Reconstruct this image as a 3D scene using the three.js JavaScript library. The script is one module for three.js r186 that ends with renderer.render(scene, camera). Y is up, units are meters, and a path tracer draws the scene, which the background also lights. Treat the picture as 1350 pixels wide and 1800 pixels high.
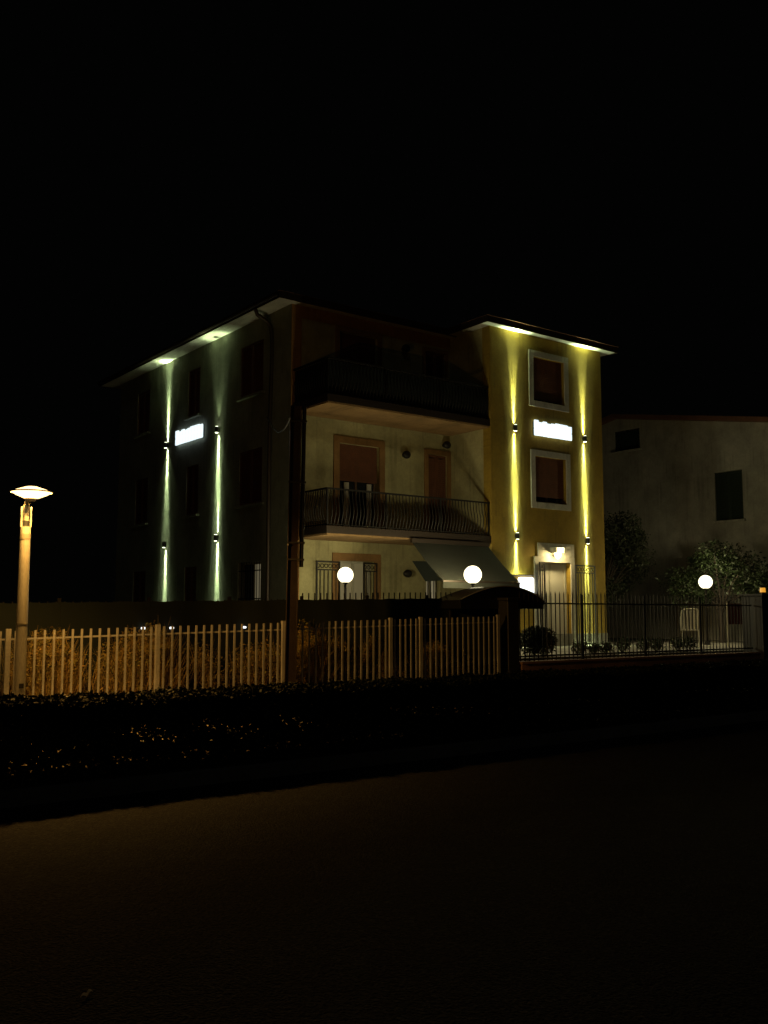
import * as THREE from 'three';
import { mergeGeometries } from 'three/addons/utils/BufferGeometryUtils.js';
import { RoundedBoxGeometry } from 'three/addons/geometries/RoundedBoxGeometry.js';
import { RectAreaLightUniformsLib } from 'three/addons/lights/RectAreaLightUniformsLib.js';

// ---------------------------------------------------------------- camera, sky, moon, exposure
const scene = new THREE.Scene();
const camera = new THREE.PerspectiveCamera(55.24, 768 / 1024, 0.1, 900);
const YAW = THREE.MathUtils.degToRad(37.1), PITCH = Math.atan(180 / 1720);
camera.position.set(0, 1.6, 0);
camera.rotation.set(PITCH, -YAW, 0, 'YXZ');
scene.add(camera);

const skyTex = (() => {
  const w = 32, h = 16, d = new Float32Array(w * h * 4);
  for (let i = 0; i < w * h; i++) { d[4 * i] = 0.0006; d[4 * i + 1] = 0.00065; d[4 * i + 2] = 0.0006; d[4 * i + 3] = 1; }
  const t = new THREE.DataTexture(d, w, h, THREE.RGBAFormat, THREE.FloatType);
  t.mapping = THREE.EquirectangularReflectionMapping; t.magFilter = THREE.LinearFilter; t.needsUpdate = true;
  return t;
})();
scene.background = skyTex; scene.environment = skyTex;

const moon = new THREE.DirectionalLight(new THREE.Color(1, 0.96, 0.86), 0.012);
moon.position.set(-30, 60, 40); moon.target.position.set(12, 0, -15);
moon.castShadow = true; moon.shadow.radius = 20;
Object.assign(moon.shadow.camera, { left: -50, right: 50, top: 50, bottom: -50, far: 220 });
scene.add(moon, moon.target);

const renderer = new THREE.WebGLRenderer({ antialias: true });
renderer.setSize(768, 1024);
renderer.toneMapping = THREE.LinearToneMapping;
renderer.toneMappingExposure = 1;
renderer.shadowMap.enabled = true;
RectAreaLightUniformsLib.init();

// strengths of the lamps (candela)
const GLOBE = 9, STREET = 100, BEAM = 460, ENTRY = 6;
const GLOBE_C = new THREE.Color(1, 0.85, 0.46), STREET_C = new THREE.Color(1, 0.5, 0.1), BEAM_C = new THREE.Color(0.80, 1, 0.52);

// ---------------------------------------------------------------- helpers
function rng(seed) { let s = seed >>> 0; return () => { s = (s + 0x6D2B79F5) >>> 0; let t = s; t = Math.imul(t ^ (t >>> 15), t | 1); t ^= t + Math.imul(t ^ (t >>> 7), t | 61); return ((t ^ (t >>> 14)) >>> 0) / 4294967296; }; }
const taken = new Map();
function numbered(name) { const n = taken.get(name) ?? 0; taken.set(name, n + 1); return n ? `${name}_${String(n).padStart(3, '0')}` : name; }
function shadow(o) { o.traverse(c => { if (c.isMesh) { c.castShadow = true; c.receiveShadow = true; } }); return o; }
function thing(name, label, category, [x, y, z] = [0, 0, 0], turn = 0, group) {
  const o = new THREE.Group(); o.name = numbered(name); o.position.set(x, y, z); o.rotation.y = turn;
  o.userData = { label, category }; if (group) o.userData.group = group; scene.add(o); return o;
}
function part(name, geo, mat, parent) {
  const g = Array.isArray(geo) ? (geo.length > 1 ? mergeGeometries(geo.map(q => q.index ? q.toNonIndexed() : q)) : geo[0]) : geo;
  const m = new THREE.Mesh(g, mat); m.name = name; m.castShadow = m.receiveShadow = true; parent.add(m); return m;
}
function sub(name, parent, [x, y, z] = [0, 0, 0], turn = 0) { const g = new THREE.Group(); g.name = name; g.position.set(x, y, z); g.rotation.y = turn; parent.add(g); return g; }
function structure(name, geo, mat) { const m = part(name, geo, mat, scene); m.name = numbered(name); m.userData.kind = 'structure'; return m; }
function box(x0, x1, y0, y1, z0, z1) { const g = new THREE.BoxGeometry(x1 - x0, y1 - y0, z1 - z0); g.translate((x0 + x1) / 2, (y0 + y1) / 2, (z0 + z1) / 2); return metres(g); }
// box-mapped uv in metres
function metres(g) {
  const p = g.attributes.position, n = g.attributes.normal, uv = g.attributes.uv;
  for (let i = 0; i < p.count; i++) {
    const ax = Math.abs(n.getX(i)), ay = Math.abs(n.getY(i)), az = Math.abs(n.getZ(i));
    if (ay >= ax && ay >= az) uv.setXY(i, p.getX(i), p.getZ(i)); else if (ax > az) uv.setXY(i, p.getZ(i), p.getY(i)); else uv.setXY(i, p.getX(i), p.getY(i));
  }
  return g;
}
const tube = (pts, r, seg = 24, rad = 6) => new THREE.TubeGeometry(new THREE.CatmullRomCurve3(pts.map(p => new THREE.Vector3(...p))), seg, r, rad);
const cyl = (r0, r1, h, y0 = 0, seg = 16) => { const g = new THREE.CylinderGeometry(r1, r0, h, seg); g.translate(0, y0 + h / 2, 0); return g; };

// tiling value noise
function noise(size, cells, seed) {
  const r = rng(seed), g = Float32Array.from({ length: cells * cells }, () => r()), out = new Float32Array(size * size);
  for (let y = 0; y < size; y++) for (let x = 0; x < size; x++) {
    const fx = x / size * cells, fy = y / size * cells, x0 = fx | 0, y0 = fy | 0, tx = fx - x0, ty = fy - y0;
    const sx = tx * tx * (3 - 2 * tx), sy = ty * ty * (3 - 2 * ty), x1 = (x0 + 1) % cells, y1 = (y0 + 1) % cells;
    const a = g[y0 * cells + x0], b = g[y0 * cells + x1], c = g[y1 * cells + x0], d = g[y1 * cells + x1];
    out[y * size + x] = (a + (b - a) * sx) + ((c + (d - c) * sx) - (a + (b - a) * sx)) * sy;
  }
  return out;
}
function layers(size, list, seed) { const out = new Float32Array(size * size); list.forEach(([c, w], k) => { const n = noise(size, c, seed + 31 * k); for (let i = 0; i < out.length; i++) out[i] += w * (n[i] - 0.5); }); return out; }
function texture(size, values, scale, srgb, repeat, tint = [1, 1, 1]) {
  const d = new Uint8Array(size * size * 4);
  for (let i = 0; i < size * size; i++) { const v = Math.max(0, Math.min(1, scale(values[i]))); for (let k = 0; k < 3; k++) d[4 * i + k] = 255 * Math.min(1, v * tint[k]); d[4 * i + 3] = 255; }
  const t = new THREE.DataTexture(d, size, size); t.wrapS = t.wrapT = THREE.RepeatWrapping; t.magFilter = THREE.LinearFilter; t.minFilter = THREE.LinearMipmapLinearFilter; t.generateMipmaps = true;
  if (srgb) t.colorSpace = THREE.SRGBColorSpace; t.repeat.set(repeat, repeat); t.needsUpdate = true; return t;
}
const plasterN = layers(512, [[6, 0.5], [17, 0.35], [60, 0.25], [200, 0.3]], 5);
{ // rain streaks: the same noise drawn out downwards
  const st = noise(512, 64, 301), soft = noise(512, 9, 303);
  for (let y = 0; y < 512; y++) for (let x = 0; x < 512; x++) { const k = Math.max(0, st[(y >> 4) * 512 + x] - 0.55) * soft[y * 512 + x]; plasterN[y * 512 + x] -= 1.3 * k; }
}
const plasterMap = texture(512, plasterN, v => 0.88 + 0.22 * v, true, 0.28);
const plasterBump = texture(512, layers(512, [[90, 0.5], [220, 0.6]], 77), v => 0.5 + 0.5 * v, false, 0.9);
const asphaltN = layers(1024, [[5, 0.35], [23, 0.3], [180, 0.7], [300, 0.9], [512, 0.9]], 11);
const asphaltMap = texture(1024, asphaltN, v => 0.58 + 0.85 * v, true, 0.3);
const asphaltBump = texture(512, layers(512, [[128, 0.6], [256, 0.7]], 19), v => 0.5 + 0.5 * v, false, 0.6);
const concreteMap = texture(512, layers(512, [[4, 0.4], [15, 0.4], [90, 0.3], [256, 0.3]], 23), v => 0.82 + 0.3 * v, true, 0.35);
const metalMap = texture(256, layers(256, [[6, 0.4], [40, 0.4], [128, 0.3]], 29), v => 0.86 + 0.25 * v, true, 1.3);

const lin = (r, g, b) => new THREE.Color().setRGB(r, g, b);
function mat(rgb, o = {}) { return new THREE.MeshStandardMaterial({ color: lin(...rgb), roughness: 0.85, metalness: 0, ...o }); }
const plaster = rgb => mat(rgb, { map: plasterMap, bumpMap: plasterBump, bumpScale: 0.004, roughness: 0.95 });
function glow(rgb, k) { return new THREE.MeshStandardMaterial({ color: lin(0.8, 0.8, 0.8), emissive: lin(...rgb), emissiveIntensity: k, roughness: 0.6 }); }
const M = {
  front: plaster([0.52, 0.48, 0.25]), tower: plaster([0.40, 0.265, 0.032]), grey: plaster([0.32, 0.34, 0.26]), orange: plaster([0.50, 0.27, 0.08]),
  soffit: plaster([0.70, 0.70, 0.62]), whiteTrim: plaster([0.62, 0.60, 0.50]), brown: plaster([0.34, 0.19, 0.07]), neighbour: plaster([0.52, 0.50, 0.42]),
  slab: plaster([0.36, 0.22, 0.09]),
  tile: mat([0.22, 0.10, 0.06], { map: plasterMap }),
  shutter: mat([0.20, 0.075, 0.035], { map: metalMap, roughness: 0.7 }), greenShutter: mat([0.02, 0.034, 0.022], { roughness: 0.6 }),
  frame: mat([0.12, 0.07, 0.04], { roughness: 0.5 }), glass: new THREE.MeshStandardMaterial({ color: lin(0.02, 0.022, 0.025), roughness: 0.08, metalness: 0 }),
  curtain: mat([0.55, 0.53, 0.46]), iron: mat([0.022, 0.02, 0.018], { roughness: 0.55, metalness: 0.4 }), copper: mat([0.06, 0.045, 0.035], { roughness: 0.5, metalness: 0.6 }),
  signBack: mat([0.10, 0.11, 0.12], { roughness: 0.7 }), black: mat([0.02, 0.02, 0.02], { roughness: 0.5 }), galv: mat([0.48, 0.47, 0.44], { roughness: 0.6, metalness: 0.1, map: metalMap }),
  lampPaint: mat([0.46, 0.44, 0.38], { roughness: 0.55, map: metalMap }), lampBand: mat([0.2, 0.18, 0.14], { roughness: 0.6 }),
  rust: mat([0.07, 0.05, 0.04], { roughness: 0.33, metalness: 0.6, map: metalMap }),
  asphalt: mat([0.034, 0.033, 0.032], { map: asphaltMap, bumpMap: asphaltBump, bumpScale: 0.026, roughness: 0.92 }),
  concrete: mat([0.32, 0.30, 0.26], { map: concreteMap, roughness: 0.95 }), wallBrick: mat([0.34, 0.19, 0.12], { map: concreteMap, roughness: 0.95 }),
  paving: mat([0.40, 0.38, 0.32], { map: concreteMap, roughness: 0.9 }), soil: mat([0.06, 0.045, 0.03], { map: concreteMap }), grass: mat([0.05, 0.06, 0.025], { map: concreteMap }),
  net: mat([0.006, 0.011, 0.009], { roughness: 0.95 }), awning: mat([0.032, 0.034, 0.022], { roughness: 0.95, map: plasterMap }),  // awning colour is darkened to stand for shade on pale cloth
  bark: mat([0.065, 0.05, 0.038]), canopy: mat([0.012, 0.013, 0.016], { roughness: 0.22 }), plastic: mat([0.42, 0.39, 0.30], { roughness: 0.45 }), redBoard: mat([0.16, 0.035, 0.03], { roughness: 0.6 }),
};
const leafMat = (r, g, b, rough = 0.55) => new THREE.MeshPhysicalMaterial({ color: lin(r, g, b), roughness: rough, side: THREE.DoubleSide });

// ---------------------------------------------------------------- ground, road, pavement, yard
const YARD = 0.7;
structure('ground', box(-300, 300, -0.5, -0.02, -400, 200), M.soil);
structure('road', box(-90, 110, -0.02, 0, -8.55, 60), M.asphalt);
structure('kerb', box(-90, 110, -0.02, 0.12, -8.7, -8.551), M.concrete);
structure('verge', box(-90, 110, -0.02, 0.09, -10.3, -8.701), M.soil);
structure('pavement', box(-90, 110, -0.02, 0.11, -13.38, -10.301), M.concrete);
structure('yard', box(-40, 90, -0.02, YARD, -120, -14.4), M.grass);
structure('forecourt', box(13.4, 29.6, YARD + 0.001, YARD + 0.006, -21.0, -14.41), M.paving);
{ // planted bank between the pale fence and the netted fence
  const g = new THREE.PlaneGeometry(26, 0.86, 60, 6); g.rotateX(-Math.PI / 2); const p = g.attributes.position, r = rng(3);
  for (let i = 0; i < p.count; i++) { const z = p.getZ(i), t = (0.43 - z) / 0.86; p.setY(i, 0.2 + 0.47 * t + (r() - 0.5) * 0.05); }
  g.computeVertexNormals(); g.translate(0.4, 0, -13.97); structure('bank', g, M.soil);
}

// ---------------------------------------------------------------- the lit building
const X0 = 12.95, ZF = -21.09, XT = 18.35, XR = 22.98, ZT = -19.4, ZB = -32.4, EAVE = 9.6;
const house = thing('apartment_building', 'three storey building with ochre tower, grey side wall and two front balconies', 'building');
function wallWith(name, material, w, h, holes, pos, turn) {
  const s = new THREE.Shape([[0, 0], [w, 0], [w, h], [0, h]].map(q => new THREE.Vector2(...q)));
  for (const [a, b, c, d] of holes) s.holes.push(new THREE.Path([[a, c], [a, d], [b, d], [b, c]].map(q => new THREE.Vector2(...q))));
  const g = new THREE.ExtrudeGeometry(s, { depth: 0.3, bevelEnabled: false }); g.translate(0, 0, -0.3);
  const m = part(name, g, material, house); m.position.set(...pos); m.rotation.y = turn; return m;
}
// a window or door in a wall: origin at the opening's lower corner, x along the wall, z outward
function opening(kind, pos, turn, w, h, o = {}) {
  const g = sub(kind, house, pos, turn), fr = 0.06, d = o.deep ?? 0.16;
  part('frame', [box(0, fr, 0, h, -d - 0.05, -d), box(w - fr, w, 0, h, -d - 0.05, -d), box(fr, w - fr, h - fr, h, -d - 0.05, -d), box(fr, w - fr, 0, fr, -d - 0.05, -d), box(w / 2 - 0.035, w / 2 + 0.035, fr, h - fr, -d - 0.048, -d + 0.002)], o.frame ?? M.frame, g);
  for (const s of [0, 1]) part('pane', box(s ? w / 2 + 0.036 : fr + 0.001, s ? w - fr - 0.001 : w / 2 - 0.036, fr, h - fr, -d - 0.035, -d - 0.025), o.panes?.[s] ?? M.glass, g);
  part('backing', box(0.001, w - 0.001, 0.001, h - 0.001, -0.4, -0.31), M.black, g);
  if (o.shutter) { // roller shutter of slats, let down over part of the opening
    const n = Math.round(h * o.shutter / 0.055), list = [];
    for (let k = 0; k < n; k++) { const y1 = h - k * 0.055; list.push(box(0.012, w - 0.012, y1 - 0.049, y1 - 0.002, -0.105, -0.09)); list.push(box(0.012, w - 0.012, y1 - 0.055, y1 - 0.049, -0.105, -0.098)); }
    part('roller_shutter', list, o.shutterMat ?? M.shutter, g);
  }
  if (o.surround) { const t = o.band ?? 0.16, q = o.low ? -t : 0; part('surround', [box(-t, 0, q, h + t, 0, 0.035), box(w, w + t, q, h + t, 0, 0.035), box(0, w, h, h + t, 0, 0.035), ...(o.low ? [box(0, w, -t, 0, 0, 0.035)] : [])], o.surround, g); }
  if (o.sill) part('sill', box(-0.1, w + 0.1, -0.06, -0.001, 0.0, 0.1), o.sill, g);
  if (o.leaves) for (const s of [0, 1]) { // hinged louvred shutter closed over the pane
    const x0 = s ? w / 2 + 0.006 : 0.012, x1 = s ? w - 0.012 : w / 2 - 0.006, l = [box(x0, x0 + 0.05, 0.01, h - 0.01, -0.06, -0.025), box(x1 - 0.05, x1, 0.01, h - 0.01, -0.06, -0.025), box(x0 + 0.05, x1 - 0.05, 0.01, 0.07, -0.06, -0.025), box(x0 + 0.05, x1 - 0.05, h - 0.07, h - 0.01, -0.06, -0.025)];
    for (let y = 0.09; y < h - 0.1; y += 0.055) { const b = new THREE.BoxGeometry(x1 - x0 - 0.1, 0.05, 0.01); b.rotateX(0.6); b.translate((x0 + x1) / 2, y + 0.02, -0.045); l.push(metres(b)); }
    part('shutter', l, o.leaves, g);
  }
  return g;
}
const lean = Math.PI / 2;
// main front wall (faces the street), holes in wall coordinates: x - X0 - 0.3, y - YARD
const fx = X0 + 0.3;
const frontHoles = [[14.46 - fx, 15.62 - fx, 0.02, 2.3], [14.46 - fx, 15.78 - fx, 2.98, 5.42], [17.5 - fx, 18.2 - fx, 2.98, 5.42], [14.46 - fx, 15.72 - fx, 6.25, 8.45], [17.42 - fx, 18.16 - fx, 6.25, 8.4], [17.42 - fx, 17.94 - fx, 1.2, 2.2]];
wallWith('front_wall', M.front, XT + 0.3 - fx, EAVE - YARD, frontHoles, [fx, YARD, ZF], 0);
// side wall in grey, runs away from the corner; local x = ZF - z reversed
const sideLen = ZF - ZB, su = z => z - ZB; // wall coordinate grows towards the corner
const sideWins = [];
for (const [za, zb] of [[-23.75, -22.5], [-27.05, -26.25], [-30.9, -29.9]]) for (const [y0, y1, f] of [[1.75, 3.0, 0], [4.55, 6.05, 1], [7.55, 9.0, 2]]) sideWins.push([za, zb, y0, y1, f]);
wallWith('side_wall', M.grey, sideLen, EAVE - YARD, sideWins.map(([a, b, c, d]) => [su(a), su(b), c - YARD, d - YARD]), [X0, YARD, ZB], -lean);
const litPane = glow([1, 0.85, 0.5], 0.1);
for (const [a, b, c, d, f] of sideWins) {
  const lit = f === 0 && a > -24;
  opening('window', [X0, c, a], -lean, b - a, d - c, { sill: M.grey, leaves: lit ? null : M.shutter, panes: lit ? [M.glass, litPane] : null, frame: lit ? M.whiteTrim : M.frame });
  if (lit) { const l = []; for (let k = 1; k < 9; k++) l.push(box(k * 0.139 - 0.008, k * 0.139 + 0.008, 0, d - c, -0.05, -0.034)); for (const y of [0.25, 1.0]) l.push(box(0, b - a, y, y + 0.03, -0.034, -0.026)); const gr = sub('window_grille', house, [X0, c, a], -lean); l.forEach(q => part('bar', q, M.iron, gr)); }
}
// tower
const towerHoles = [[20.03 - XT, 21.33 - XT, 7.0, 8.3], [20.05 - XT, 21.34 - XT, 4.07, 5.4], [20.1 - XT, 21.45 - XT, 0.02, 2.38]];
wallWith('tower_front', M.tower, XR - XT, EAVE - YARD, towerHoles, [XT, YARD, ZT], 0);
part('tower_side', box(XT, XT + 0.3, YARD, EAVE, ZF + 0.001, ZT - 0.301), M.front, house);
part('far_side_wall', box(XR - 0.3, XR, YARD, EAVE, ZB, ZT - 0.301), M.tower, house);
part('rear_wall', box(X0 + 0.301, XR - 0.301, YARD, EAVE, ZB, ZB + 0.3), M.grey, house);
part('corner_band', box(X0 + 0.002, X0 + 0.3, YARD, EAVE - 0.002, ZF + 0.0, ZF + 0.02), M.orange, house);
part('eaves_band', box(X0 + 0.301, XT - 0.001, EAVE - 0.32, EAVE - 0.002, ZF, ZF + 0.02), M.orange, house);
part('plinth', [box(XT - 0.02, XR + 0.02, YARD, YARD + 0.35, ZT, ZT + 0.02)], M.concrete, house);
// windows of the tower with pale surrounds and brown roller shutters
opening('window', [20.03, 7.7, ZT], 0, 1.3, 1.3, { surround: M.whiteTrim, low: true, shutter: 0.93, band: 0.17 });
opening('window', [20.05, 4.77, ZT], 0, 1.29, 1.33, { surround: M.whiteTrim, low: true, shutter: 0.88, band: 0.17 });
opening('entrance_door', [20.1, YARD + 0.02, ZT], 0, 1.35, 2.36, { surround: M.whiteTrim, band: 0.15, frame: M.whiteTrim, panes: [M.curtain, M.curtain] });
part('lintel_panel', box(20.1, 21.6, 3.232, 3.62, ZT, ZT + 0.03), M.whiteTrim, house);
// openings of the main front
opening('glazed_door', [14.46, YARD + 0.02, ZF], 0, 1.16, 2.28, { surround: M.brown, band: 0.2, frame: M.whiteTrim, panes: [M.curtain, M.curtain] });
opening('balcony_door', [14.46, 3.68, ZF], 0, 1.32, 2.44, { surround: M.brown, band: 0.18, shutter: 0.4, panes: [M.glass, M.glass] });
opening('balcony_door', [17.5, 3.68, ZF], 0, 0.7, 2.44, { surround: M.brown, band: 0.14, leaves: M.shutter });
opening('balcony_door', [14.46, 6.95, ZF], 0, 1.26, 2.2, { surround: M.brown, band: 0.14, shutter: 1 });
opening('balcony_door', [17.42, 6.95, ZF], 0, 0.74, 2.15, { surround: M.brown, band: 0.1, leaves: M.shutter });
{ const w = opening('window', [17.42, 1.9, ZF], 0, 0.52, 1.0, { panes: [litPane, litPane], frame: M.whiteTrim, sill: M.whiteTrim }); for (let k = 1; k < 5; k++) part('bar', box(k * 0.104 - 0.008, k * 0.104 + 0.008, 0, 1.0, -0.06, -0.044), M.iron, w); }
// pale curtain edges in the half-shut balcony door
{ const d = sub('curtain', house, [14.46, 3.7, ZF]); for (const x of [0.28, 1.02]) { const s = []; for (let k = 0; k < 3; k++) s.push(cyl(0.03, 0.03, 1.4, 0, 8).translate(x + k * 0.05, 0, -0.13)); part('curtain_fold', s, M.curtain, d); } }
// roofs with soffit and gutter
function roof(x0, x1, z0, z1, yS, rise) {
  const g = sub('roof', house);
  part('soffit', box(x0, x1, yS, yS + 0.06, z0, z1), M.soffit, g);
  part('fascia', [box(x0 - 0.03, x0, yS - 0.02, yS + 0.16, z0 - 0.03, z1 + 0.03), box(x1, x1 + 0.03, yS - 0.02, yS + 0.16, z0 - 0.03, z1 + 0.03), box(x0, x1, yS - 0.02, yS + 0.16, z1, z1 + 0.03), box(x0, x1, yS - 0.02, yS + 0.16, z0 - 0.03, z0)], M.copper, g);
  const a = [x0 - 0.05, yS + 0.161, z0 - 0.05], b = [x1 + 0.05, yS + 0.161, z0 - 0.05], c = [x1 + 0.05, yS + 0.161, z1 + 0.05], d = [x0 - 0.05, yS + 0.161, z1 + 0.05];
  const w = Math.min(x1 - x0, z1 - z0) / 2, zc = (z0 + z1) / 2, xc = (x0 + x1) / 2, e = x1 - x0 > z1 - z0 ? [[x0 + w, yS + rise, zc], [x1 - w, yS + rise, zc]] : [[xc, yS + rise, z0 + w], [xc, yS + rise, z1 - w]];
  const tri = x1 - x0 > z1 - z0 ? [a, e[0], d, b, c, e[1], d, e[0], e[1], d, e[1], c, a, b, e[1], a, e[1], e[0]] : [a, b, e[0], d, e[1], c, a, e[0], e[1], a, e[1], d, b, c, e[1], b, e[1], e[0]];
  tri.push(a, c, b, a, d, c);
  const t = new THREE.BufferGeometry(); t.setAttribute('position', new THREE.Float32BufferAttribute(tri.flat(), 3)); t.setAttribute('uv', new THREE.Float32BufferAttribute(tri.flatMap(q => [q[0], q[2]]), 2)); t.computeVertexNormals();
  part('tiling', t, M.tile, g);
  return g;
}
roof(12.42, 23.4, -33, -20.8, EAVE, 1.7);
{ const g = roof(18.02, 23.42, -20.79, -19.13, EAVE + 0.004, 0.42); }
{ // gutter and downpipe on the grey side
  const g = sub('gutter', house); part('trough', tube([[12.37, EAVE + 0.08, -33], [12.37, EAVE + 0.08, -26], [12.37, EAVE + 0.08, -20.8]], 0.06, 20, 8), M.copper, g);
  part('downpipe', tube([[12.4, 9.58, -22.0], [12.44, 9.46, -22.0], [12.78, 9.3, -22.0], [12.87, 9.15, -22.0], [12.87, 6, -22.0], [12.87, YARD, -22.0]], 0.055, 60, 8), M.copper, g);
}
// balconies: slab, handrail, posts and bellied balusters
const balusterGeo = tube([[0, 0, 0], [0, 0.12, 0], [0, 0.3, 0.06], [0, 0.48, 0.07], [0, 0.7, 0.02], [0, 0.92, 0]], 0.012, 10, 5);
function balcony(y, screen) {
  const g = sub('balcony', house), x0 = 13.0, x1 = XT - 0.002, z1 = -19.45, yt = y + 0.19;
  part('slab', box(x0, x1, y, yt, ZF + 0.021, z1), M.slab, g);
  part('slab_edge', [box(x0 - 0.03, x1, y + 0.04, yt + 0.03, z1, z1 + 0.03), box(x0 - 0.03, x0, y + 0.04, yt + 0.03, ZF + 0.021, z1)], M.copper, g);
  part('handrail', [box(x0, x1, yt + 0.92, yt + 0.96, z1 - 0.06, z1 - 0.01), box(x0, x0 + 0.05, yt + 0.92, yt + 0.96, ZF + 0.021, z1 - 0.061)], M.iron, g);
  part('bottom_rail', [box(x0, x1, yt + 0.06, yt + 0.085, z1 - 0.05, z1 - 0.02), box(x0 + 0.01, x0 + 0.04, yt + 0.06, yt + 0.085, ZF + 0.021, z1 - 0.051)], M.iron, g);
  for (const x of [x0 + 0.025, x0 + 1.8, x0 + 3.6, x1 - 0.03]) part('post', box(x - 0.02, x + 0.02, yt, yt + 0.92, z1 - 0.055, z1 - 0.015), M.iron, g);
  for (let x = x0 + 0.13; x < x1 - 0.06; x += 0.105) { const b = part('baluster', balusterGeo, M.iron, g); b.position.set(x, yt + 0.01, z1 - 0.035); }
  for (let z = ZF + 0.15; z < z1 - 0.1; z += 0.105) { const b = part('baluster', balusterGeo, M.iron, g); b.position.set(x0 + 0.025, yt + 0.01, z); b.rotation.y = -lean; }
  if (screen) part('screen', [box(x0 + 0.06, x1, yt + 0.1, yt + 0.9, z1 - 0.075, z1 - 0.07), box(x0 + 0.06, x0 + 0.065, yt + 0.1, yt + 0.9, ZF + 0.03, z1 - 0.08)], M.net, g);
  return g;
}
balcony(6.72, true); balcony(3.5, false);

// ---------------------------------------------------------------- neighbouring house (gable wall facing the forecourt)
{
  const h = thing('neighbour_house', 'plain pale house with low gable and two dark windows beyond the forecourt', 'building', [30, YARD, 0]);
  const s = new THREE.Shape([[12, 0], [32, 0], [32, 7.1], [24.6, 8.5], [12, 6.25]].map(q => new THREE.Vector2(...q)));
  for (const [a, b, c, d] of [[19.2, 20.3, 4.16, 5.88], [23.5, 24.7, 7.2, 8.0]]) s.holes.push(new THREE.Path([[a, c], [a, d], [b, d], [b, c]].map(q => new THREE.Vector2(...q))));
  const g = new THREE.ExtrudeGeometry(s, { depth: 0.3, bevelEnabled: false }); const w = part('gable_wall', g, M.neighbour, h); w.rotation.y = lean; 
  part('side_wall', [box(0.301, 9, 0, 6.2, -12.3, -12), box(8.7, 9, 0, 6.2, -31.7, -12.301), box(0.301, 9, 0, 6.2, -32, -31.701)], M.neighbour, h);
  for (const [a, b, c, d] of [[19.2, 20.3, 4.16, 5.88], [23.5, 24.7, 7.2, 8.0]]) {
    const o = sub('window', h, [0, c, -b], -lean), w2 = b - a, h2 = d - c;
    part('frame', [box(0, 0.06, 0, h2, -0.2, -0.14), box(w2 - 0.06, w2, 0, h2, -0.2, -0.14), box(0.06, w2 - 0.06, h2 - 0.06, h2, -0.2, -0.14), box(0.06, w2 - 0.06, 0, 0.06, -0.2, -0.14)], M.frame, o);
    part('pane', box(0.061, w2 - 0.061, 0.061, h2 - 0.061, -0.18, -0.17), M.glass, o);
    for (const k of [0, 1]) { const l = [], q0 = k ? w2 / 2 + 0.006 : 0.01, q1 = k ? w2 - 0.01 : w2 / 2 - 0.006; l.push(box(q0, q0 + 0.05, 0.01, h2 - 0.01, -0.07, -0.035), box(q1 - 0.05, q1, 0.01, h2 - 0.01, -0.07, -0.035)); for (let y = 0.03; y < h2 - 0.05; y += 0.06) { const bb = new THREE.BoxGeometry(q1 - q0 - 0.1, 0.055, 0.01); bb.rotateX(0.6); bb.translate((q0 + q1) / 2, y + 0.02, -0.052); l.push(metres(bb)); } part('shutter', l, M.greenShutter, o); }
    part('sill', box(-0.08, w2 + 0.08, -0.07, -0.001, 0, 0.1), M.neighbour, o);
  }
  const rs = new THREE.Shape([[11.6, 6.18], [24.6, 8.51], [32.4, 7.05], [32.4, 7.2], [24.6, 8.68], [11.6, 6.34]].map(q => new THREE.Vector2(...q)));
  const rg = new THREE.ExtrudeGeometry(rs, { depth: 9.6, bevelEnabled: false }); rg.translate(0, 0, -0.25); const r = part('roof', rg, M.tile, h); r.rotation.y = lean;
}

// ---------------------------------------------------------------- lamps
function wallLamp(x, y, z, turn, label, beams) {
  const o = thing('wall_lamp', label, 'wall lamp', [x, y, z], turn, 'up and down wall lamps on the facades');
  part('back_plate', box(-0.04, 0.04, -0.05, 0.05, 0, 0.012), M.black, o);
  const body = new THREE.CylinderGeometry(0.055, 0.055, 0.17, 20, 1, false); body.translate(0, 0, 0.069); part('housing', body, M.black, o);
  for (const s of [1, -1]) {
    const b = beams[s > 0 ? 0 : 1];
    const lens = new THREE.CylinderGeometry(0.042, 0.042, 0.008, 18); lens.translate(0, s * 0.09, 0.069);
    const k = part('lens', lens, b ? glow([0.95, 1, 0.7], 6) : M.glass, o);
    if (!b) continue;
    const z = b.out ?? 0.03;
    for (const [k, angle, soft, zz] of b.tilt ? [[b.k, 0.42, 1, z]] : [[1, 0.128, 0.8, z], [0.08, 0.26, 1, z], [0.012, 0.6, 1, 0.026]]) { // narrow reflector beam and the bare diode's spill
      const l = new THREE.SpotLight(BEAM_C, BEAM * k * (b.gain ?? 1), 0, angle, soft, 2);
      l.position.set(0, s * 0.105, zz); l.target.position.set(0, s * 3, zz + (b.tilt ?? 0)); l.castShadow = true; l.shadow.radius = 0.8;
      o.add(l, l.target);
    }
  }
}
const B = {};
wallLamp(19.24, 6.8, ZT, 0, 'black wall lamp on ochre tower between white sign and balcony', [B, B]);
wallLamp(22.13, 6.8, ZT, 0, 'black wall lamp on ochre tower between white sign and outer corner', [B, B]);
wallLamp(19.26, 3.76, ZT, 0, 'black wall lamp above the small glowing box sign', [B, B]);
wallLamp(22.16, 3.76, ZT, 0, 'black wall lamp above the barred gate leaf beside entrance', [B, B]);
wallLamp(X0, 6.9, -28.43, -lean, 'black wall lamp on grey wall whose beam climbs to the eaves', [B, B]);
wallLamp(X0, 6.88, -25.0, -lean, 'black wall lamp on grey wall, level with sign, beam only downward', [{ tilt: 0.36, k: 0.014, out: 0.075 }, B]);
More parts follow.
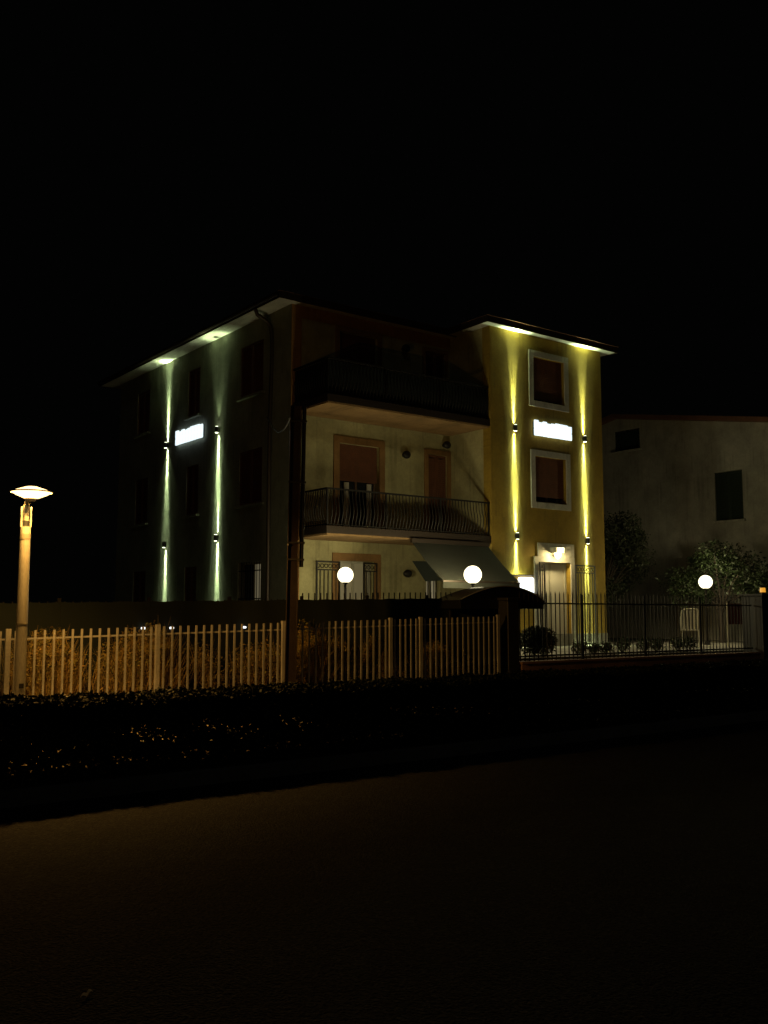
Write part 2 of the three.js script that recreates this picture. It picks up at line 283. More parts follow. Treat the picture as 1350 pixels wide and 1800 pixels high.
wallLamp(X0, 3.76, -28.4, -lean, 'lower black wall lamp on grey wall with downward beam only', [null, B]);
wallLamp(X0, 3.76, -24.95, -lean, 'lower black wall lamp on grey wall with beams both up and down', [{ gain: 0.5 }, B]);

function globeLamp(x, z, y, r, label) {
  const o = thing('globe_lamp', label, 'garden lamp', [x, YARD, z], 0, 'white globe lamps in the garden');
  const h = y - r - YARD;
  part('base', cyl(0.11, 0.06, 0.12, 0), M.iron, o); part('pole', cyl(0.035, 0.03, h - 0.15, 0.12), M.iron, o);
  part('collar', cyl(0.04, 0.085, 0.06, h - 0.03), M.iron, o);
  const g = new THREE.SphereGeometry(r, 32, 24); g.translate(0, h + r, 0); part('globe', g, glow([1, 0.9, 0.58], 3.2), o);
  const l = new THREE.PointLight(GLOBE_C, GLOBE); l.position.set(0, h + r, 0); l.castShadow = true; l.shadow.radius = r / 0.02 * 0.9; o.add(l);
}
globeLamp(12.74, -18.3, 2.49, 0.18, 'round white globe lamp in front of the barred glazed door');
globeLamp(15.91, -17.5, 2.55, 0.215, 'round white globe lamp in front of the sloping awning');
globeLamp(25.23, -17.5, 2.56, 0.2, 'round white globe lamp beside the leafy tree and chair');

function streetLamp(x, z, label) {
  const o = thing('street_lamp', label, 'street lamp', [x, 0.11, z]), k = 0.965;
  part('pole', [cyl(0.078, 0.068, 2.66, 0, 28)], M.lampPaint, o);
  part('band', cyl(0.0715, 0.0715, 0.07, 2.5, 28), M.lampBand, o);
  part('joint', cyl(0.076, 0.076, 0.014, 1.42, 28), M.lampBand, o);
  part('hatch', box(-0.03, 0.03, 0.62, 0.68, 0.066, 0.08), M.black, o);
  part('neck', cyl(0.042, 0.042, 0.2, 2.74, 20), M.lampPaint, o);
  part('bracket', [box(-0.072, -0.05, 2.66, 2.92, -0.02, 0.02), box(0.05, 0.072, 2.66, 2.92, -0.02, 0.02)], M.lampPaint, o);
  part('slot', cyl(0.05, 0.05, 0.08, 2.66, 20), M.black, o);
  const hz = 0.2;
  part('lamp_holder', [cyl(0.05, 0.09, 0.04, 2.97, 24).translate(0, 0, hz * 0.8), tube([[0, 2.9, 0], [0, 2.97, 0.03], [0, 2.985, hz]], 0.035, 10, 8)], M.lampBand, o);
  const bowl = new THREE.LatheGeometry([[0.0, 3.01], [0.1, 3.015], [0.2, 3.055], [0.255, 3.088], [0.255, 3.098], [0.18, 3.125], [0.07, 3.16], [0, 3.166]].map(q => new THREE.Vector2(...q)), 40);
  part('bowl', bowl.translate(0, 0, hz), glow([1, 0.64, 0.25], 4), o);
  const rim = new THREE.TorusGeometry(0.268, 0.008, 8, 48); rim.rotateX(lean); rim.translate(0, 3.092, hz); part('rim', rim, M.lampPaint, o);
  const l = new THREE.SpotLight(STREET_C, STREET, 0, 1.2, 1, 2); l.position.set(0, 3.085 * k, hz * 0.92); l.target.position.set(0, 0, hz * 0.92); l.castShadow = true; l.shadow.radius = 5; o.add(l, l.target);
  const up = new THREE.PointLight(STREET_C, 8); up.position.set(0, 3.09 * k, hz * 0.92); up.castShadow = true; up.shadow.radius = 2; o.add(up); // what the bowl lets out sideways and up
  for (const d of [-1, 1]) { // the reflector throws a lobe each way along the street
    const lobe = new THREE.SpotLight(STREET_C, 60, 0, 0.42, 1, 2); lobe.position.set(0, 3.06 * k, hz * 0.92); lobe.target.position.set(d * 6.4, 0.6, -0.9); lobe.castShadow = true; lobe.shadow.radius = 3; o.add(lobe, lobe.target);
  }
  o.children.forEach(c => { if (c.isMesh) c.geometry.scale(0.92, k, 0.92); });
}
streetLamp(3.74, -12.3, 'orange street lamp with flat disc head on pale round post by the fence');

// signs: letters too bright to read
function brightSign(pos, turn, w, h, lobes, label) {
  const o = thing('illuminated_sign', label, 'sign', pos, turn, 'white letter signs on the facades');
  const white = glow([0.80, 0.95, 1], 1.2);
  part('mounting_rail', [box(0.05, w - 0.05, -0.02 + h * 0.25, 0.02 + h * 0.25, 0.027, 0.039), box(0.05, w - 0.05, -0.02 + h * 0.75, 0.02 + h * 0.75, 0.027, 0.039)], M.black, o);
  const r = rng(lobes); const back = new THREE.Shape(); const top = [], n = 9;
  part('backing_panel', metres(new RoundedBoxGeometry(w - 0.02, h * 0.9, 0.02, 2, 0.008).translate(w / 2, h / 2, 0.016)), M.signBack, o);
  part('light_panel', metres(new RoundedBoxGeometry(w - 0.06, h * 0.84, 0.04, 3, 0.018).translate(w / 2, h * 0.45, 0.06)), white, o);
  for (const row of [0, 1]) for (let k = 0; k < n; k++) {
    const lw = w / n, tall = row ? [1.2, 0.95, 1.12, 0.92, 1.02, 1.14, 1.12, 1.1, 0.98][k] : 1 + 0.05 * (r() - 0.5);
    const g = new RoundedBoxGeometry(lw * 0.98, h * 0.47 * tall, 0.05, 4, lw * 0.3 > 0.024 ? 0.024 : lw * 0.3); g.translate(lw * (k + 0.5), row ? h * 0.5 + h * 0.235 * tall : h * 0.24, 0.075); part('letter', g, white, o);
  }
  const l = new THREE.RectAreaLight(new THREE.Color(0.8, 0.94, 1), 1.2, w, h); l.position.set(w / 2, h / 2, 0.112); l.rotation.y = Math.PI; o.add(l);
}
brightSign([19.98, 6.67, ZT], 0, 1.56, 0.43, 1, 'white glowing two row letter sign on ochre tower between the windows');
brightSign([X0, 6.78, -27.7], -lean, 1.82, 0.43, 2, 'white glowing two row letter sign on grey side wall');
{
  const o = thing('box_sign', 'small glowing white box sign under a wall lamp beside entrance', 'sign', [19.22, 2.16, ZT]);
  part('light_box', metres(new RoundedBoxGeometry(0.54, 0.46, 0.14, 4, 0.05).translate(0.31, 0.23, 0.1)), glow([1, 1, 0.98], 2.6), o);
  part('bracket', [box(0.05, 0.09, 0.2, 0.26, 0, 0.03), box(0.53, 0.57, 0.2, 0.26, 0, 0.03)], M.black, o);
  part('cover_shelf', box(-0.2, 0.56, 0.5, 0.53, 0.0, 0.2), M.whiteTrim, o);
  const l = new THREE.RectAreaLight(new THREE.Color(1, 1, 0.97), 0.8, 0.56, 0.42); l.position.set(0.31, 0.23, 0.18); l.rotation.y = Math.PI; o.add(l);
}
{ // bulkhead lamp over the entrance
  const o = thing('entrance_lamp', 'warm bulkhead lamp on the pale panel above entrance door', 'wall lamp', [20.74, 3.32, ZT + 0.032]);
  part('mount', cyl(0.07, 0.07, 0.07, 0).rotateX(lean), M.whiteTrim, o);
  const g = new THREE.SphereGeometry(0.1, 24, 16); g.scale(1.1, 1.5, 0.9); g.translate(0, 0, 0.15); part('diffuser', g, glow([1, 0.82, 0.42], 4), o);
  part('added_hood', [box(-0.16, 0.16, 0.165, 0.18, 0, 0.3), box(-0.16, -0.15, 0.02, 0.165, 0, 0.26), box(0.15, 0.16, 0.02, 0.165, 0, 0.26)], M.whiteTrim, o);  // cover added to keep this lamp's light off the wall above
  const l = new THREE.PointLight(new THREE.Color(1, 0.78, 0.36), ENTRY); l.position.set(0, 0, 0.15); l.castShadow = true; l.shadow.radius = 4; o.add(l);
}
{ // flush lamp at the end of the lower balcony's underside
  const o = thing('soffit_lamp', 'small white oval lamp under the lower balcony where it meets tower', 'ceiling lamp', [17.98, 3.5, -19.62]);
  part('rim', new THREE.TorusGeometry(0.125, 0.015, 8, 32).rotateX(lean), M.whiteTrim, o);
  const g = new THREE.SphereGeometry(0.12, 24, 12); g.scale(1, 0.45, 1); part('diffuser', g.translate(0, -0.02, 0), glow([1, 0.98, 0.82], 2), o);
  const l = new THREE.PointLight(new THREE.Color(1, 0.95, 0.75), 0.1); l.position.set(0, -0.03, 0); l.castShadow = true; l.shadow.radius = 4; o.add(l);
}
for (const [x, y, label, n] of [[16.63, 5.99, 'unlit dark round wall lamp above the lower balcony', 0], [18.1, 6.42, 'unlit dark wall lamp tucked under upper balcony by tower', 0], [16.66, 2.71, 'unlit dark round wall lamp beside the ground floor glazed door', 0], [16.62, 9.0, 'unlit dark round wall lamp beside the top floor balcony doors', 0]]) {
  const o = thing('unlit_wall_lamp', label, 'wall lamp', [x, y, ZF], 0);
  part('mount', cyl(0.06, 0.06, 0.05, 0).rotateX(lean), M.black, o); const g = new THREE.SphereGeometry(0.13, 20, 14); g.scale(1, 0.85, 0.75); part('lantern', g.translate(0, 0, 0.14), M.iron, o);
}

// ---------------------------------------------------------------- iron gates and awning at the house
function gateLeaf(name, label, x, y, z, w, h, turn = 0) {
  const o = thing(name, label, 'gate', [x, y, z], turn);
  part('gate_frame', [box(0, 0.04, 0, h, 0, 0.03), box(w - 0.04, w, 0, h, 0, 0.03), box(0.04, w - 0.04, h - 0.04, h, 0, 0.03), box(0.04, w - 0.04, 0, 0.04, 0, 0.03), box(0.04, w - 0.04, h - 0.24, h - 0.21, 0, 0.03)], M.iron, o);
  const n = Math.round(w / 0.125); for (let k = 1; k < n; k++) part('bar', box(k * w / n - 0.009, k * w / n + 0.009, 0.04, h - 0.24, 0.006, 0.024), M.iron, o);
  for (let k = 0; k < n; k++) { const t = new THREE.TorusGeometry(Math.min(0.05, w / n / 2 - 0.01), 0.009, 6, 14); t.translate((k + 0.5) * w / n, h - 0.125, 0.015); part('ring', t, M.iron, o); }
}
gateLeaf('barred_gate', 'dark barred gate leaf folded back against the wall by glazed door', 13.72, YARD + 0.03, ZF + 0.06, 0.74, 2.24);
gateLeaf('barred_gate', 'dark barred gate leaf standing half shut across the glazed door', 15.2, YARD + 0.03, ZF + 0.07, 0.5, 2.24, 0.12);
gateLeaf('barred_gate', 'narrow dark barred gate leaf in the entrance doorway of tower', 20.1, YARD + 0.03, ZT + 0.06, 0.22, 2.34);
gateLeaf('barred_gate', 'wide dark barred gate leaf folded back against the tower wall', 21.5, YARD + 0.03, ZT + 0.13, 0.86, 2.3);
{
  const o = thing('awning', 'pale sloping fabric awning with shade put into its colour, hung from lower balcony edge', 'awning', [15.55, 0, 0]);
  const w = 2.62, g = new THREE.BoxGeometry(w, 0.012, 1.62, 30, 1, 12), p = g.attributes.position;
  for (let i = 0; i < p.count; i++) { const t = p.getZ(i) / 1.62 + 0.5; p.setXYZ(i, p.getX(i) + w / 2, p.getY(i) + 3.46 - 1.02 * t - 0.05 * Math.sin(Math.PI * t) + 0.006 * Math.sin(p.getX(i) * 7), -19.4 + 1.2 * t); }
  g.computeVertexNormals(); part('fabric', g, M.awning, o);
  part('front_bar', box(0, w, 2.39, 2.43, -18.22, -18.16), M.copper, o);
  part('valance', box(0, w, 2.24, 2.389, -18.185, -18.175), M.awning, o);
  part('cassette', box(-0.03, w + 0.03, 3.42, 3.53, -19.415, -19.33), M.copper, o);
  for (const x of [0.08, w - 0.12]) part('arm', tube([[x, 3.4, -19.36], [x + 0.05, 2.95, -18.9], [x, 2.42, -18.2]], 0.02, 12, 6), M.copper, o);
  for (const s of [0, 1]) { const sh = new THREE.Shape([[0, 2.95], [0.55, 2.92], [1.15, 2.42], [0.52, 2.42]].map(q => new THREE.Vector2(...q))); const sg = new THREE.ExtrudeGeometry(sh, { depth: 0.008, bevelEnabled: false }); sg.rotateY(-lean); sg.translate(s ? w : 0.01, 0, -19.38); if (!s) part('side_flap', sg, M.net, o); }
}

// ---------------------------------------------------------------- fences, low walls, pillars
const rise = x => 0.021 * (x - 4);
const paleBar = box(-0.014, 0.014, 0, 1.17, -0.008, 0.008), palePost = metres(new RoundedBoxGeometry(0.07, 1.2, 0.05, 2, 0.006).translate(0, 0.6, 0));
{
  structure('low_wall', (() => { const g = box(1.2, 13.12, -0.1, 0.24, -13.62, -13.381); const p = g.attributes.position; for (let i = 0; i < p.count; i++) if (p.getY(i) > 0.1) p.setY(i, 0.2 + rise(p.getX(i))); g.computeVertexNormals(); return g; })(), M.concrete);
  const o = thing('pale_fence', 'pale grey metal railing fence of flat bars beside the street lamp', 'fence', [0, 0.21, -13.5]);
  const posts = [1.85, 3.93, 6.06, 8.2, 10.35, 11.02, 12.9];
  for (const x of posts) { const m = part('post', palePost, M.galv, o); m.position.set(x, rise(x), 0); }
  for (let i = 0; i + 1 < posts.length; i++) for (const y of [1.06, 0.1]) {
    const a = posts[i] + 0.036, b = posts[i + 1] - 0.036, g = box(0, b - a, -0.012, 0.012, -0.02, -0.009), m = part('rail', g, M.galv, o); m.position.set(a, y + rise(a), 0); m.rotation.z = 0.021;
    if (y > 1) { const n = Math.round((b - a) / 0.126); for (let k = 0; k < n; k++) { const x = a + (k + 0.5) * (b - a) / n, q = part('bar', paleBar, M.galv, o); q.position.set(x, rise(x), 0); } }
  }
}
function spear() { const t = new THREE.ConeGeometry(0.016, 0.07, 4); t.translate(0, 1.335, 0); return mergeGeometries([box(-0.008, 0.008, 0, 1.3, -0.008, 0.008).toNonIndexed(), t.toNonIndexed()]); }
const spearGeo = spear();
{ // dark railings over a low brick-coloured wall in front of the forecourt
  structure('low_wall', box(13.48, 40, -0.1, 0.66, -13.75, -13.45), M.wallBrick);
  structure('wall_coping', box(13.46, 40, 0.661, 0.7, -13.78, -13.42), M.wallBrick);
  const o = thing('iron_fence', 'dark iron railing fence with pointed bars on low wall before forecourt', 'fence', [0, 0.7, -13.6]);
  for (const y of [0.08, 1.1]) part('rail', box(13.46, 21.4, y, y + 0.03, -0.015, 0.015), M.iron, o);
  for (let x = 13.58; x < 21.4; x += 0.125) { const m = part('bar', spearGeo, M.iron, o); m.position.set(x, 0.0, 0); }
  for (const x of [15.4, 17.4, 19.4]) part('post', box(x - 0.025, x + 0.025, 0, 1.3, -0.045, -0.016), M.iron, o);
}
{ // netted railings behind the weeds
  const o = thing('netted_fence', 'dark railing fence covered with green shade net behind the weeds', 'fence', [0, YARD - 0.05, -14.35]);
  const xs = [2.1, 3.5, 4.9, 6.3, 7.7, 9.1, 10.5, 11.9, 13.9], top = x => 1.13 + 0.018 * (x - 4.9);
  for (const x of xs) part('post', box(x - 0.025, x + 0.025, 0, top(x) + 0.06, -0.06, -0.02), M.iron, o);
  for (let i = 0; i + 1 < xs.length; i++) {
    const w = xs[i + 1] - xs[i] - 0.004, g = new THREE.BoxGeometry(w, 1, 0.008, 20, 8, 1), p = g.attributes.position; 
    for (let k = 0; k < p.count; k++) { const x = p.getX(k) + w / 2, t = p.getY(k) + 0.5; p.setXYZ(k, x, t * (top(xs[i] + x) - 0.012 * Math.sin(Math.PI * x / w * 3) ** 2), p.getZ(k) + 0.012 * Math.sin(x * 9 + t * 4)); }
    g.computeVertexNormals(); const m = part('net', metres(g), M.net, o); m.position.set(xs[i] + 0.002, 0, 0.03);
  }
  for (const y of [0.1, 0.98]) part('rail', box(2.1, 13.9, y, y + 0.03, -0.018, 0.012), M.iron, o);
  const g = box(-0.008, 0.008, 0, 1, -0.008, 0.008);
  for (let x = 2.22; x < 13.85; x += 0.125) { const m = part('bar', g, M.iron, o); m.position.set(x, 0, -0.002); m.scale.y = top(x) + (x > 8.9 ? 0.11 : 0.01); }
}
function pillar(x, z, w, h, label) {
  const o = thing('gate_pillar', label, 'pillar', [x, 0.1, z]);
  part('shaft', metres(new RoundedBoxGeometry(w, h, w, 2, 0.012).translate(0, h / 2, 0)), M.black, o);
  part('cap', metres(new RoundedBoxGeometry(w + 0.06, 0.06, w + 0.06, 2, 0.012).translate(0, h + 0.031, 0)), M.black, o);
}
pillar(13.29, -13.62, 0.28, 1.76, 'dark gate pillar where pale fence meets iron fence');
pillar(21.75, -13.62, 0.56, 1.94, 'wide dark gate pillar carrying the amber lamp');
{
  const o = thing('amber_lamp', 'small amber warning lamp on the wide gate pillar', 'lamp', [21.97, 2.1, -13.62]);
  part('base', cyl(0.06, 0.06, 0.04, 0), M.black, o);
  part('lens', cyl(0.07, 0.06, 0.11, 0.041, 20), glow([1, 0.42, 0.03], 0.75), o);
  const l = new THREE.PointLight(new THREE.Color(1, 0.45, 0.05), 0.05); l.position.set(0, 0.1, 0); l.castShadow = true; o.add(l);
}
{ // glossy curved canopy over the pillar by the path
  const o = thing('curved_canopy', 'glossy black curved canopy above the pillar between the fences', 'canopy', [13.3, 0, -13.95]);
  const pts = [], n = 24; for (let i = 0; i <= n; i++) { const t = i / n, x = -1.12 + 2.22 * t; pts.push([x, 1.86 + 0.27 * Math.sin(Math.PI * Math.pow(t, 1.12)) ** 0.8]); }
  const s = new THREE.Shape([...pts, ...pts.slice().reverse().map(([x, y], i) => [x * 0.985, Math.min(y - 0.05, 1.72)])].map(q => new THREE.Vector2(...q)));
  part('roof_shell', new THREE.ExtrudeGeometry(s, { depth: 0.7, bevelEnabled: true, bevelSize: 0.012, bevelThickness: 0.012, bevelSegments: 2 }).translate(0, 0, -0.5), M.canopy, o);
  part('edge_trim', tube(pts.map(([x, y]) => [x, y + 0.014, 0.216]), 0.012, 40, 6), M.galv, o);
  for (const x of [-0.9, 0.9]) part('strut', box(x - 0.02, x + 0.02, 0.65, 1.83, -0.35, -0.31), M.iron, o);
}

// ---------------------------------------------------------------- utility pole with conduit and cable
{
  const o = thing('utility_pole', 'tall brown steel H section pole in front of the building corner', 'pole', [8.29, 0.11, -13.405], -0.52);
  o.rotation.z = -0.012;
  const H = 4.87;
  part('flange', metres(new RoundedBoxGeometry(0.018, H, 0.11, 2, 0.005).translate(-0.1, H / 2, 0)), M.rust, o);
  part('flange', metres(new RoundedBoxGeometry(0.018, H, 0.11, 2, 0.005).translate(0.07, H / 2, 0)), M.rust, o);
  part('web', box(-0.09, 0.06, 0, H, -0.008, 0.008), M.rust, o);
  part('conduit', cyl(0.035, 0.035, H - 2.25, 2.25, 14).translate(0.12, 0, -0.02), M.black, o);
  for (const y of [2.35, 2.62, 3.6, 4.6]) part('clamp', box(-0.115, 0.165, y, y + 0.03, -0.06, 0.06), M.iron, o);
  for (const [x, y] of [[-0.1, 2.6], [0.07, 2.66]]) part('bolt', new THREE.SphereGeometry(0.018, 10, 8).translate(x, y, 0.066), M.galv, o);
}
{
  const o = thing('overhead_cable', 'thin black cable sagging from the steel pole to the grey wall', 'cable');
  part('wire', tube([[8.31, 4.94, -13.42], [9.8, 5.2, -16.2], [11.4, 5.8, -19.2], [12.9, 6.8, -22.2]], 0.016, 40, 6), M.black, o);
}
for (const [x, label] of [[6.16, 'tiny added glowing white glint on netted fence, one of a close pair'], [6.63, 'tiny added glowing white glint on netted fence, one of a close pair'], [7.91, 'tiny added glowing white glint alone on netted fence near the steel pole']]) {
  const o = thing('added_glint', label, 'light', [x, 1.37, -14.29], 0, x < 7 ? 'pair of added white glints on the netted fence' : undefined);
  part('clip', box(-0.015, 0.015, -0.05, 0.03, -0.02, 0.012), M.black, o);
  part('lens', metres(new RoundedBoxGeometry(0.07, 0.035, 0.04, 3, 0.014).translate(0, 0.02, 0.034)), glow([0.9, 0.97, 1], 1.6), o);  // glowing block added to stand for a small white glint
}

// ---------------------------------------------------------------- things in the garden
{
  const o = thing('garden_chair', 'pale plastic garden chair standing on the forecourt paving', 'chair', [24.3, YARD + 0.006, -17.4], 2.2); const chairMat = mat([0.66, 0.63, 0.52], { roughness: 0.45 });
  for (const [x, z] of [[-0.22, 0.2], [0.22, 0.2], [-0.22, -0.2], [0.22, -0.2]]) { const g = tube([[x * 1.08, 0, z * 1.15], [x, 0.43, z]], 0.022, 4, 8); part('leg', g, chairMat, o); }
  part('seat', metres(new RoundedBoxGeometry(0.48, 0.035, 0.46, 3, 0.015).translate(0, 0.44, 0)), chairMat, o);
  for (let k = -2; k <= 2; k++) part('back_slat', tube([[k * 0.09, 0.45, -0.22], [k * 0.095, 0.7, -0.27], [k * 0.1, 1.0, -0.36]], 0.026, 8, 6), chairMat, o);
  part('back_rim', tube([[-0.26, 0.45, -0.22], [-0.26, 0.8, -0.3], [-0.2, 1.02, -0.37], [0, 1.05, -0.38], [0.2, 1.02, -0.37], [0.26, 0.8, -0.3], [0.26, 0.45, -0.22]], 0.025, 30, 7), chairMat, o);
  for (const s of [-1, 1]) part('armrest', tube([[s * 0.25, 0.43, 0.2], [s * 0.27, 0.66, 0.18], [s * 0.27, 0.68, -0.05], [s * 0.26, 0.68, -0.26]], 0.022, 16, 7), chairMat, o);
}
{
  const o = thing('notice_board', 'small dark red board between two pale posts behind iron fence', 'board', [24.43, YARD + 0.006, -16]);
  part('panel', box(-0.36, 0.36, 0.62, 1.2, -0.02, 0.02), M.redBoard, o);
  for (const x of [-0.39, 0.39]) part('post', cyl(0.03, 0.03, 1.25, 0).translate(x, 0, 0), M.plastic, o);
}

{
  const g = new THREE.PlaneGeometry(0.07, 0.022, 8, 5), p = g.attributes.position; g.rotateX(-lean); for (let i = 0; i < p.count; i++) p.setY(i, 0.006 + 0.012 * Math.abs(Math.sin(p.getX(i) * 60 + p.getZ(i) * 90)));
  g.computeVertexNormals(); const o = thing('paper_scrap', 'crumpled pale paper scrap lying on the asphalt road', 'litter', [1.6, 0.001, -4.19], 0.7); part('sheet', g, M.curtain, o);
}
// ---------------------------------------------------------------- plants
function leafShape(w, l) { // a folded pointed leaf, four triangles
  const g = new THREE.BufferGeometry(); const v = [0, 0, 0, w / 2, 0.15 * w, l * 0.45, 0, 0, l, -w / 2, 0.15 * w, l * 0.45, 0, -0.04 * l, l * 0.5];
  g.setAttribute('position', new THREE.Float32BufferAttribute(v, 3)); g.setAttribute('uv', new THREE.Float32BufferAttribute([0.5, 0, 1, 0.5, 0.5, 1, 0, 0.5, 0.5, 0.5], 2));
  g.setIndex([0, 1, 4, 1, 2, 4, 2, 3, 4, 3, 0, 4]); g.computeVertexNormals(); return g;
}
const Q = new THREE.Quaternion(), E3 = new THREE.Euler(), V1 = new THREE.Vector3(), V2 = new THREE.Vector3(), MX = new THREE.Matrix4();
function scatter(name, geo, material, count, place, seed, parent, tint) {
  const r = rng(seed), m = new THREE.InstancedMesh(geo, material, count), c = new THREE.Color();
  for (let i = 0; i < count; i++) {
    const q = place(r, i); V1.set(...q.at); E3.set(...q.turn); Q.setFromEuler(E3); V2.setScalar(q.size); if (q.stretch) V2.y *= q.stretch; MX.compose(V1, Q, V2); m.setMatrixAt(i, MX);
    if (tint) { tint(c, r); m.setColorAt(i, c); }
  }
  m.name = name; m.castShadow = m.receiveShadow = true; m.userData.kind = 'stuff'; parent.add(m); return m;
}
{ // clipped hedge along the road
  const o = thing('hedge', 'low dark clipped hedge running between road and pavement', 'hedge', [0, 0.09, -9.4]);
  const stems = []; { const r = rng(41); for (let x = -3; x < 22; x += 0.22) { const q = x + (r() - 0.5) * 0.1, z = (r() - 0.5) * 0.2; stems.push(tube([[q, 0, z], [q + (r() - 0.5) * 0.1, 0.3, z + (r() - 0.5) * 0.1], [q + (r() - 0.5) * 0.3, 0.6, z + (r() - 0.5) * 0.3]], 0.012, 4, 5)); } }
  part('stem', stems, M.bark, o).userData.kind = 'stuff';
  const bump = noise(256, 64, 9);
  scatter('foliage', leafShape(0.03, 0.05), leafMat(0.028, 0.036, 0.012, 0.75), 370000, r => {
    const x = -3 + 25 * r(), u = r(); const top = 0.7 + 0.06 * (bump[((x * 20 | 0) + 2560) % 256 + 256 * 7] - 0.5) + 0.03 * (r() - 0.5);
    let y = top * Math.pow(r(), 0.72), z = (r() - 0.5) * 0.84;
    if (u < 0.35) z = Math.sign(z) * (0.36 + 0.08 * r()); else if (u < 0.62) y = top - 0.07 * r();
    const thin = bump[((x * 9 | 0) + 2560) % 256 + 256 * 90] > 0.5; // leggy stretches where light comes through
    if (y > 0.26 && y < 0.4 && thin && r() < 0.8) y = y < 0.32 ? y - 0.2 * r() : y + 0.25 * r();
    return { at: [x, y, z], turn: [(r() - 0.5) * 2.2, r() * 6.28, (r() - 0.5) * 2.2], size: 0.7 + 0.6 * r() };
  }, 101, o, (c, r) => { const v = 0.7 + 0.6 * r(); c.setRGB(v * (0.9 + 0.3 * r()), v, v * 0.9); });
}
{ // dry weeds between the two fences
  const g = new THREE.BufferGeometry(), v = [], ix = []; for (let k = 0; k <= 4; k++) { const t = k / 4, w = 0.006 * (1 - t * 0.85), b = 0.22 * t * t; v.push(-w, t, b, w, t, b); if (k) { const a = 2 * k; ix.push(a - 2, a - 1, a, a - 1, a + 1, a); } }
  g.setAttribute('position', new THREE.Float32BufferAttribute(v, 3)); g.setAttribute('uv', new THREE.Float32BufferAttribute(v.flatMap((_, i) => i % 3 === 0 ? [0, v[i + 1]] : []), 2)); g.setIndex(ix); g.computeVertexNormals();
  const o = thing('dry_weeds', 'tall tangled dry weeds growing along the pale fence', 'weeds'); o.userData.kind = 'stuff';
  const patch = noise(256, 48, 57), clump = x => patch[(((x + 4) * 14 | 0) + 2560) % 256 + 256 * 21];
  const spot = r => { let x = 0; for (let k = 0; k < 6; k++) { x = 0.5 + 12.3 * r(); if (clump(x) > 0.25 + 0.5 * r()) break; } return x; };
  const hump = noise(128, 16, 55), H = x => 0.42 + 0.5 * hump[(((x + 4) * 6 | 0) + 1280) % 128 + 128 * 3] - (x > 10 ? 0.12 * (x - 10) : 0);
  scatter('stalk', g, leafMat(0.40, 0.27, 0.10, 0.9), 13000, r => { const x = spot(r), z = -13.66 - 0.6 * r(); return { at: [x, 0.22 + 0.5 * (-13.6 - z) / 0.7, z], turn: [(r() - 0.5) * 0.8, r() * 6.28, (r() - 0.5) * 0.8], size: Math.max(0.12, H(x) * (0.35 + 0.6 * clump(x) + 0.6 * r() * r())), }; }, 201, o, (c, r) => { const q = r(), b = 0.6 + 0.7 * r(); c.setRGB(b, b * (0.85 + 0.3 * q), b * (0.7 + 0.3 * q)); });
  scatter('leaf', leafShape(0.016, 0.04), leafMat(0.28, 0.20, 0.065, 0.8), 45000, r => { const x = spot(r), z = -13.66 - 0.6 * r(); return { at: [x, 0.25 + 0.5 * (-13.6 - z) / 0.7 + Math.max(0.1, H(x)) * Math.pow(r(), 0.8) * (0.4 + 0.9 * clump(x)), z], turn: [r() * 6.28, r() * 6.28, r() * 6.28], size: 0.5 + 1.1 * r() }; }, 203, o, (c, r) => { const q = r(), b = 0.5 + 0.8 * r(); c.setRGB(b * (0.7 + 0.5 * q), b, b * 0.8); });
}
function leafCloud(count, seed, blobs, w, l) { // merged leaves spread through the volume of several clumps
  const r = rng(seed), base = leafShape(w, l), bp = base.attributes.position, bi = base.index, pos = [], idx = [];
  for (let i = 0; i < count; i++) {
    const b = blobs[(r() * blobs.length) | 0]; const th = r() * 6.283, ph = Math.acos(2 * r() - 1), rr = Math.pow(r(), 0.45);
    V1.set(b[0] + b[3] * rr * Math.sin(ph) * Math.cos(th), b[1] + b[3] * 0.8 * rr * Math.cos(ph), b[2] + b[3] * rr * Math.sin(ph) * Math.sin(th));
    E3.set(r() * 6.28, r() * 6.28, r() * 6.28); Q.setFromEuler(E3); V2.setScalar(0.6 + 0.8 * r()); MX.compose(V1, Q, V2); const o = pos.length / 3;
    for (let k = 0; k < bp.count; k++) { const p = new THREE.Vector3().fromBufferAttribute(bp, k).applyMatrix4(MX); pos.push(p.x, p.y, p.z); }
    for (let k = 0; k < bi.count; k++) idx.push(o + bi.getX(k));
  }
  const g = new THREE.BufferGeometry(); g.setAttribute('position', new THREE.Float32BufferAttribute(pos, 3)); g.setAttribute('uv', new THREE.Float32BufferAttribute(new Float32Array(pos.length / 3 * 2), 2)); g.setIndex(idx); g.computeVertexNormals(); return g;
}
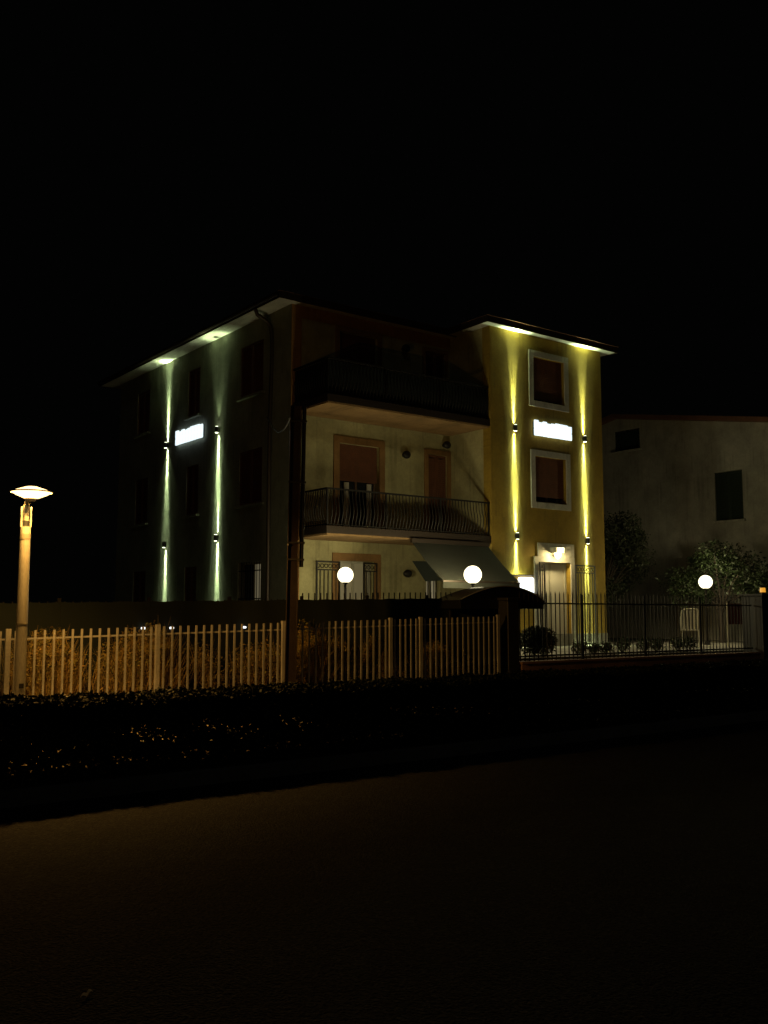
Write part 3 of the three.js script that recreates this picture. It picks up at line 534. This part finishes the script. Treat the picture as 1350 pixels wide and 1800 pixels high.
function tree(name, label, at, seed, trunkH, radius, height, clumps, leaves, colour, group) {
  const o = thing(name, label, 'tree', at, 0, group), r = rng(seed), blobs = [], limbs = [];
  const trunk = []; for (let k = 0; k <= 5; k++) trunk.push([Math.sin(k * 1.3 + seed) * 0.05 * k / 5, trunkH * k / 5, Math.cos(k * 1.7 + seed) * 0.05 * k / 5]);
  for (let k = 0; k < clumps; k++) {
    const a = k * 2.4 + r(), rr = radius * Math.sqrt(r()) * 0.85, y = trunkH + height * (0.1 + 0.85 * r()), s = radius * (0.16 + 0.26 * r());
    blobs.push([Math.cos(a) * rr, y, Math.sin(a) * rr, s]);
    const y0 = trunkH * (0.75 + 0.25 * r()); limbs.push(tube([[trunk[5][0], y0, trunk[5][2]], [Math.cos(a) * rr * 0.45, (y0 + y) / 2 + 0.1, Math.sin(a) * rr * 0.45], [Math.cos(a) * rr, y, Math.sin(a) * rr]], 0.022, 8, 5));
  }
  const tg = tube(trunk, 0.08, 16, 9), p = tg.attributes.position; for (let i = 0; i < p.count; i++) { const t = Math.min(1, Math.max(0, p.getY(i) / trunkH)), k = 1.25 - 0.6 * t; p.setX(i, p.getX(i) * k); p.setZ(i, p.getZ(i) * k); } tg.computeVertexNormals();
  part('trunk', tg, M.bark, o); part('limb', limbs, M.bark, o);
  part('crown', leafCloud(leaves, seed + 9, blobs, 0.05, 0.1), leafMat(...colour), o);
}
tree('leafy_tree', 'leafy green tree lit by the globe lamp before the pale house', [27.6, YARD, -18.6], 4, 1.2, 2.1, 1.6, 19, 8000, [0.02, 0.034, 0.01]);
tree('leafy_tree', 'leafy green tree standing close behind the notice board', [29.0, YARD, -16.6], 12, 1.1, 1.7, 1.5, 15, 6000, [0.02, 0.03, 0.01]);
tree('dark_tree', 'tall dark tree between the ochre tower and pale house', [26.4, YARD, -22.6], 7, 1.2, 1.9, 3.0, 46, 17000, [0.025, 0.035, 0.014]);
function bush(name, label, at, r, seed, leaves, colour, group) {
  const o = thing(name, label, 'bush', at, 0, group), stems = []; for (let k = 0; k < 4; k++) stems.push(tube([[0, 0, 0], [Math.cos(k * 1.6) * 0.1, r * 0.6, Math.sin(k * 1.6) * 0.1], [Math.cos(k * 1.6) * 0.2, r, Math.sin(k * 1.6) * 0.2]], 0.015, 6, 5));
  part('stem', stems, M.bark, o); part('foliage', leafCloud(leaves, seed, [[0, r * 0.98, 0, r * 1.02], [0.05, r * 1.05, 0.03, r * 0.9]], 0.03, 0.05), leafMat(...colour), o);
}
bush('clipped_bush', 'dark ball shaped clipped bush behind the iron fence', [15.41, YARD - 0.1, -14.95], 0.43, 61, 5000, [0.035, 0.05, 0.02]);
{ const r = rng(71); let k = 0; for (let x = 16.5; x < 21; x += 0.62) bush('low_plant', 'small leafy plant in the row behind the iron fence', [x + (r() - 0.5) * 0.3, YARD, -14.75 - 0.3 * r()], 0.13 + 0.1 * r(), 300 + k++, 420, [0.05, 0.075, 0.025], 'low plants behind the iron fence'); }

shadow(scene);
renderer.render(scene, camera);
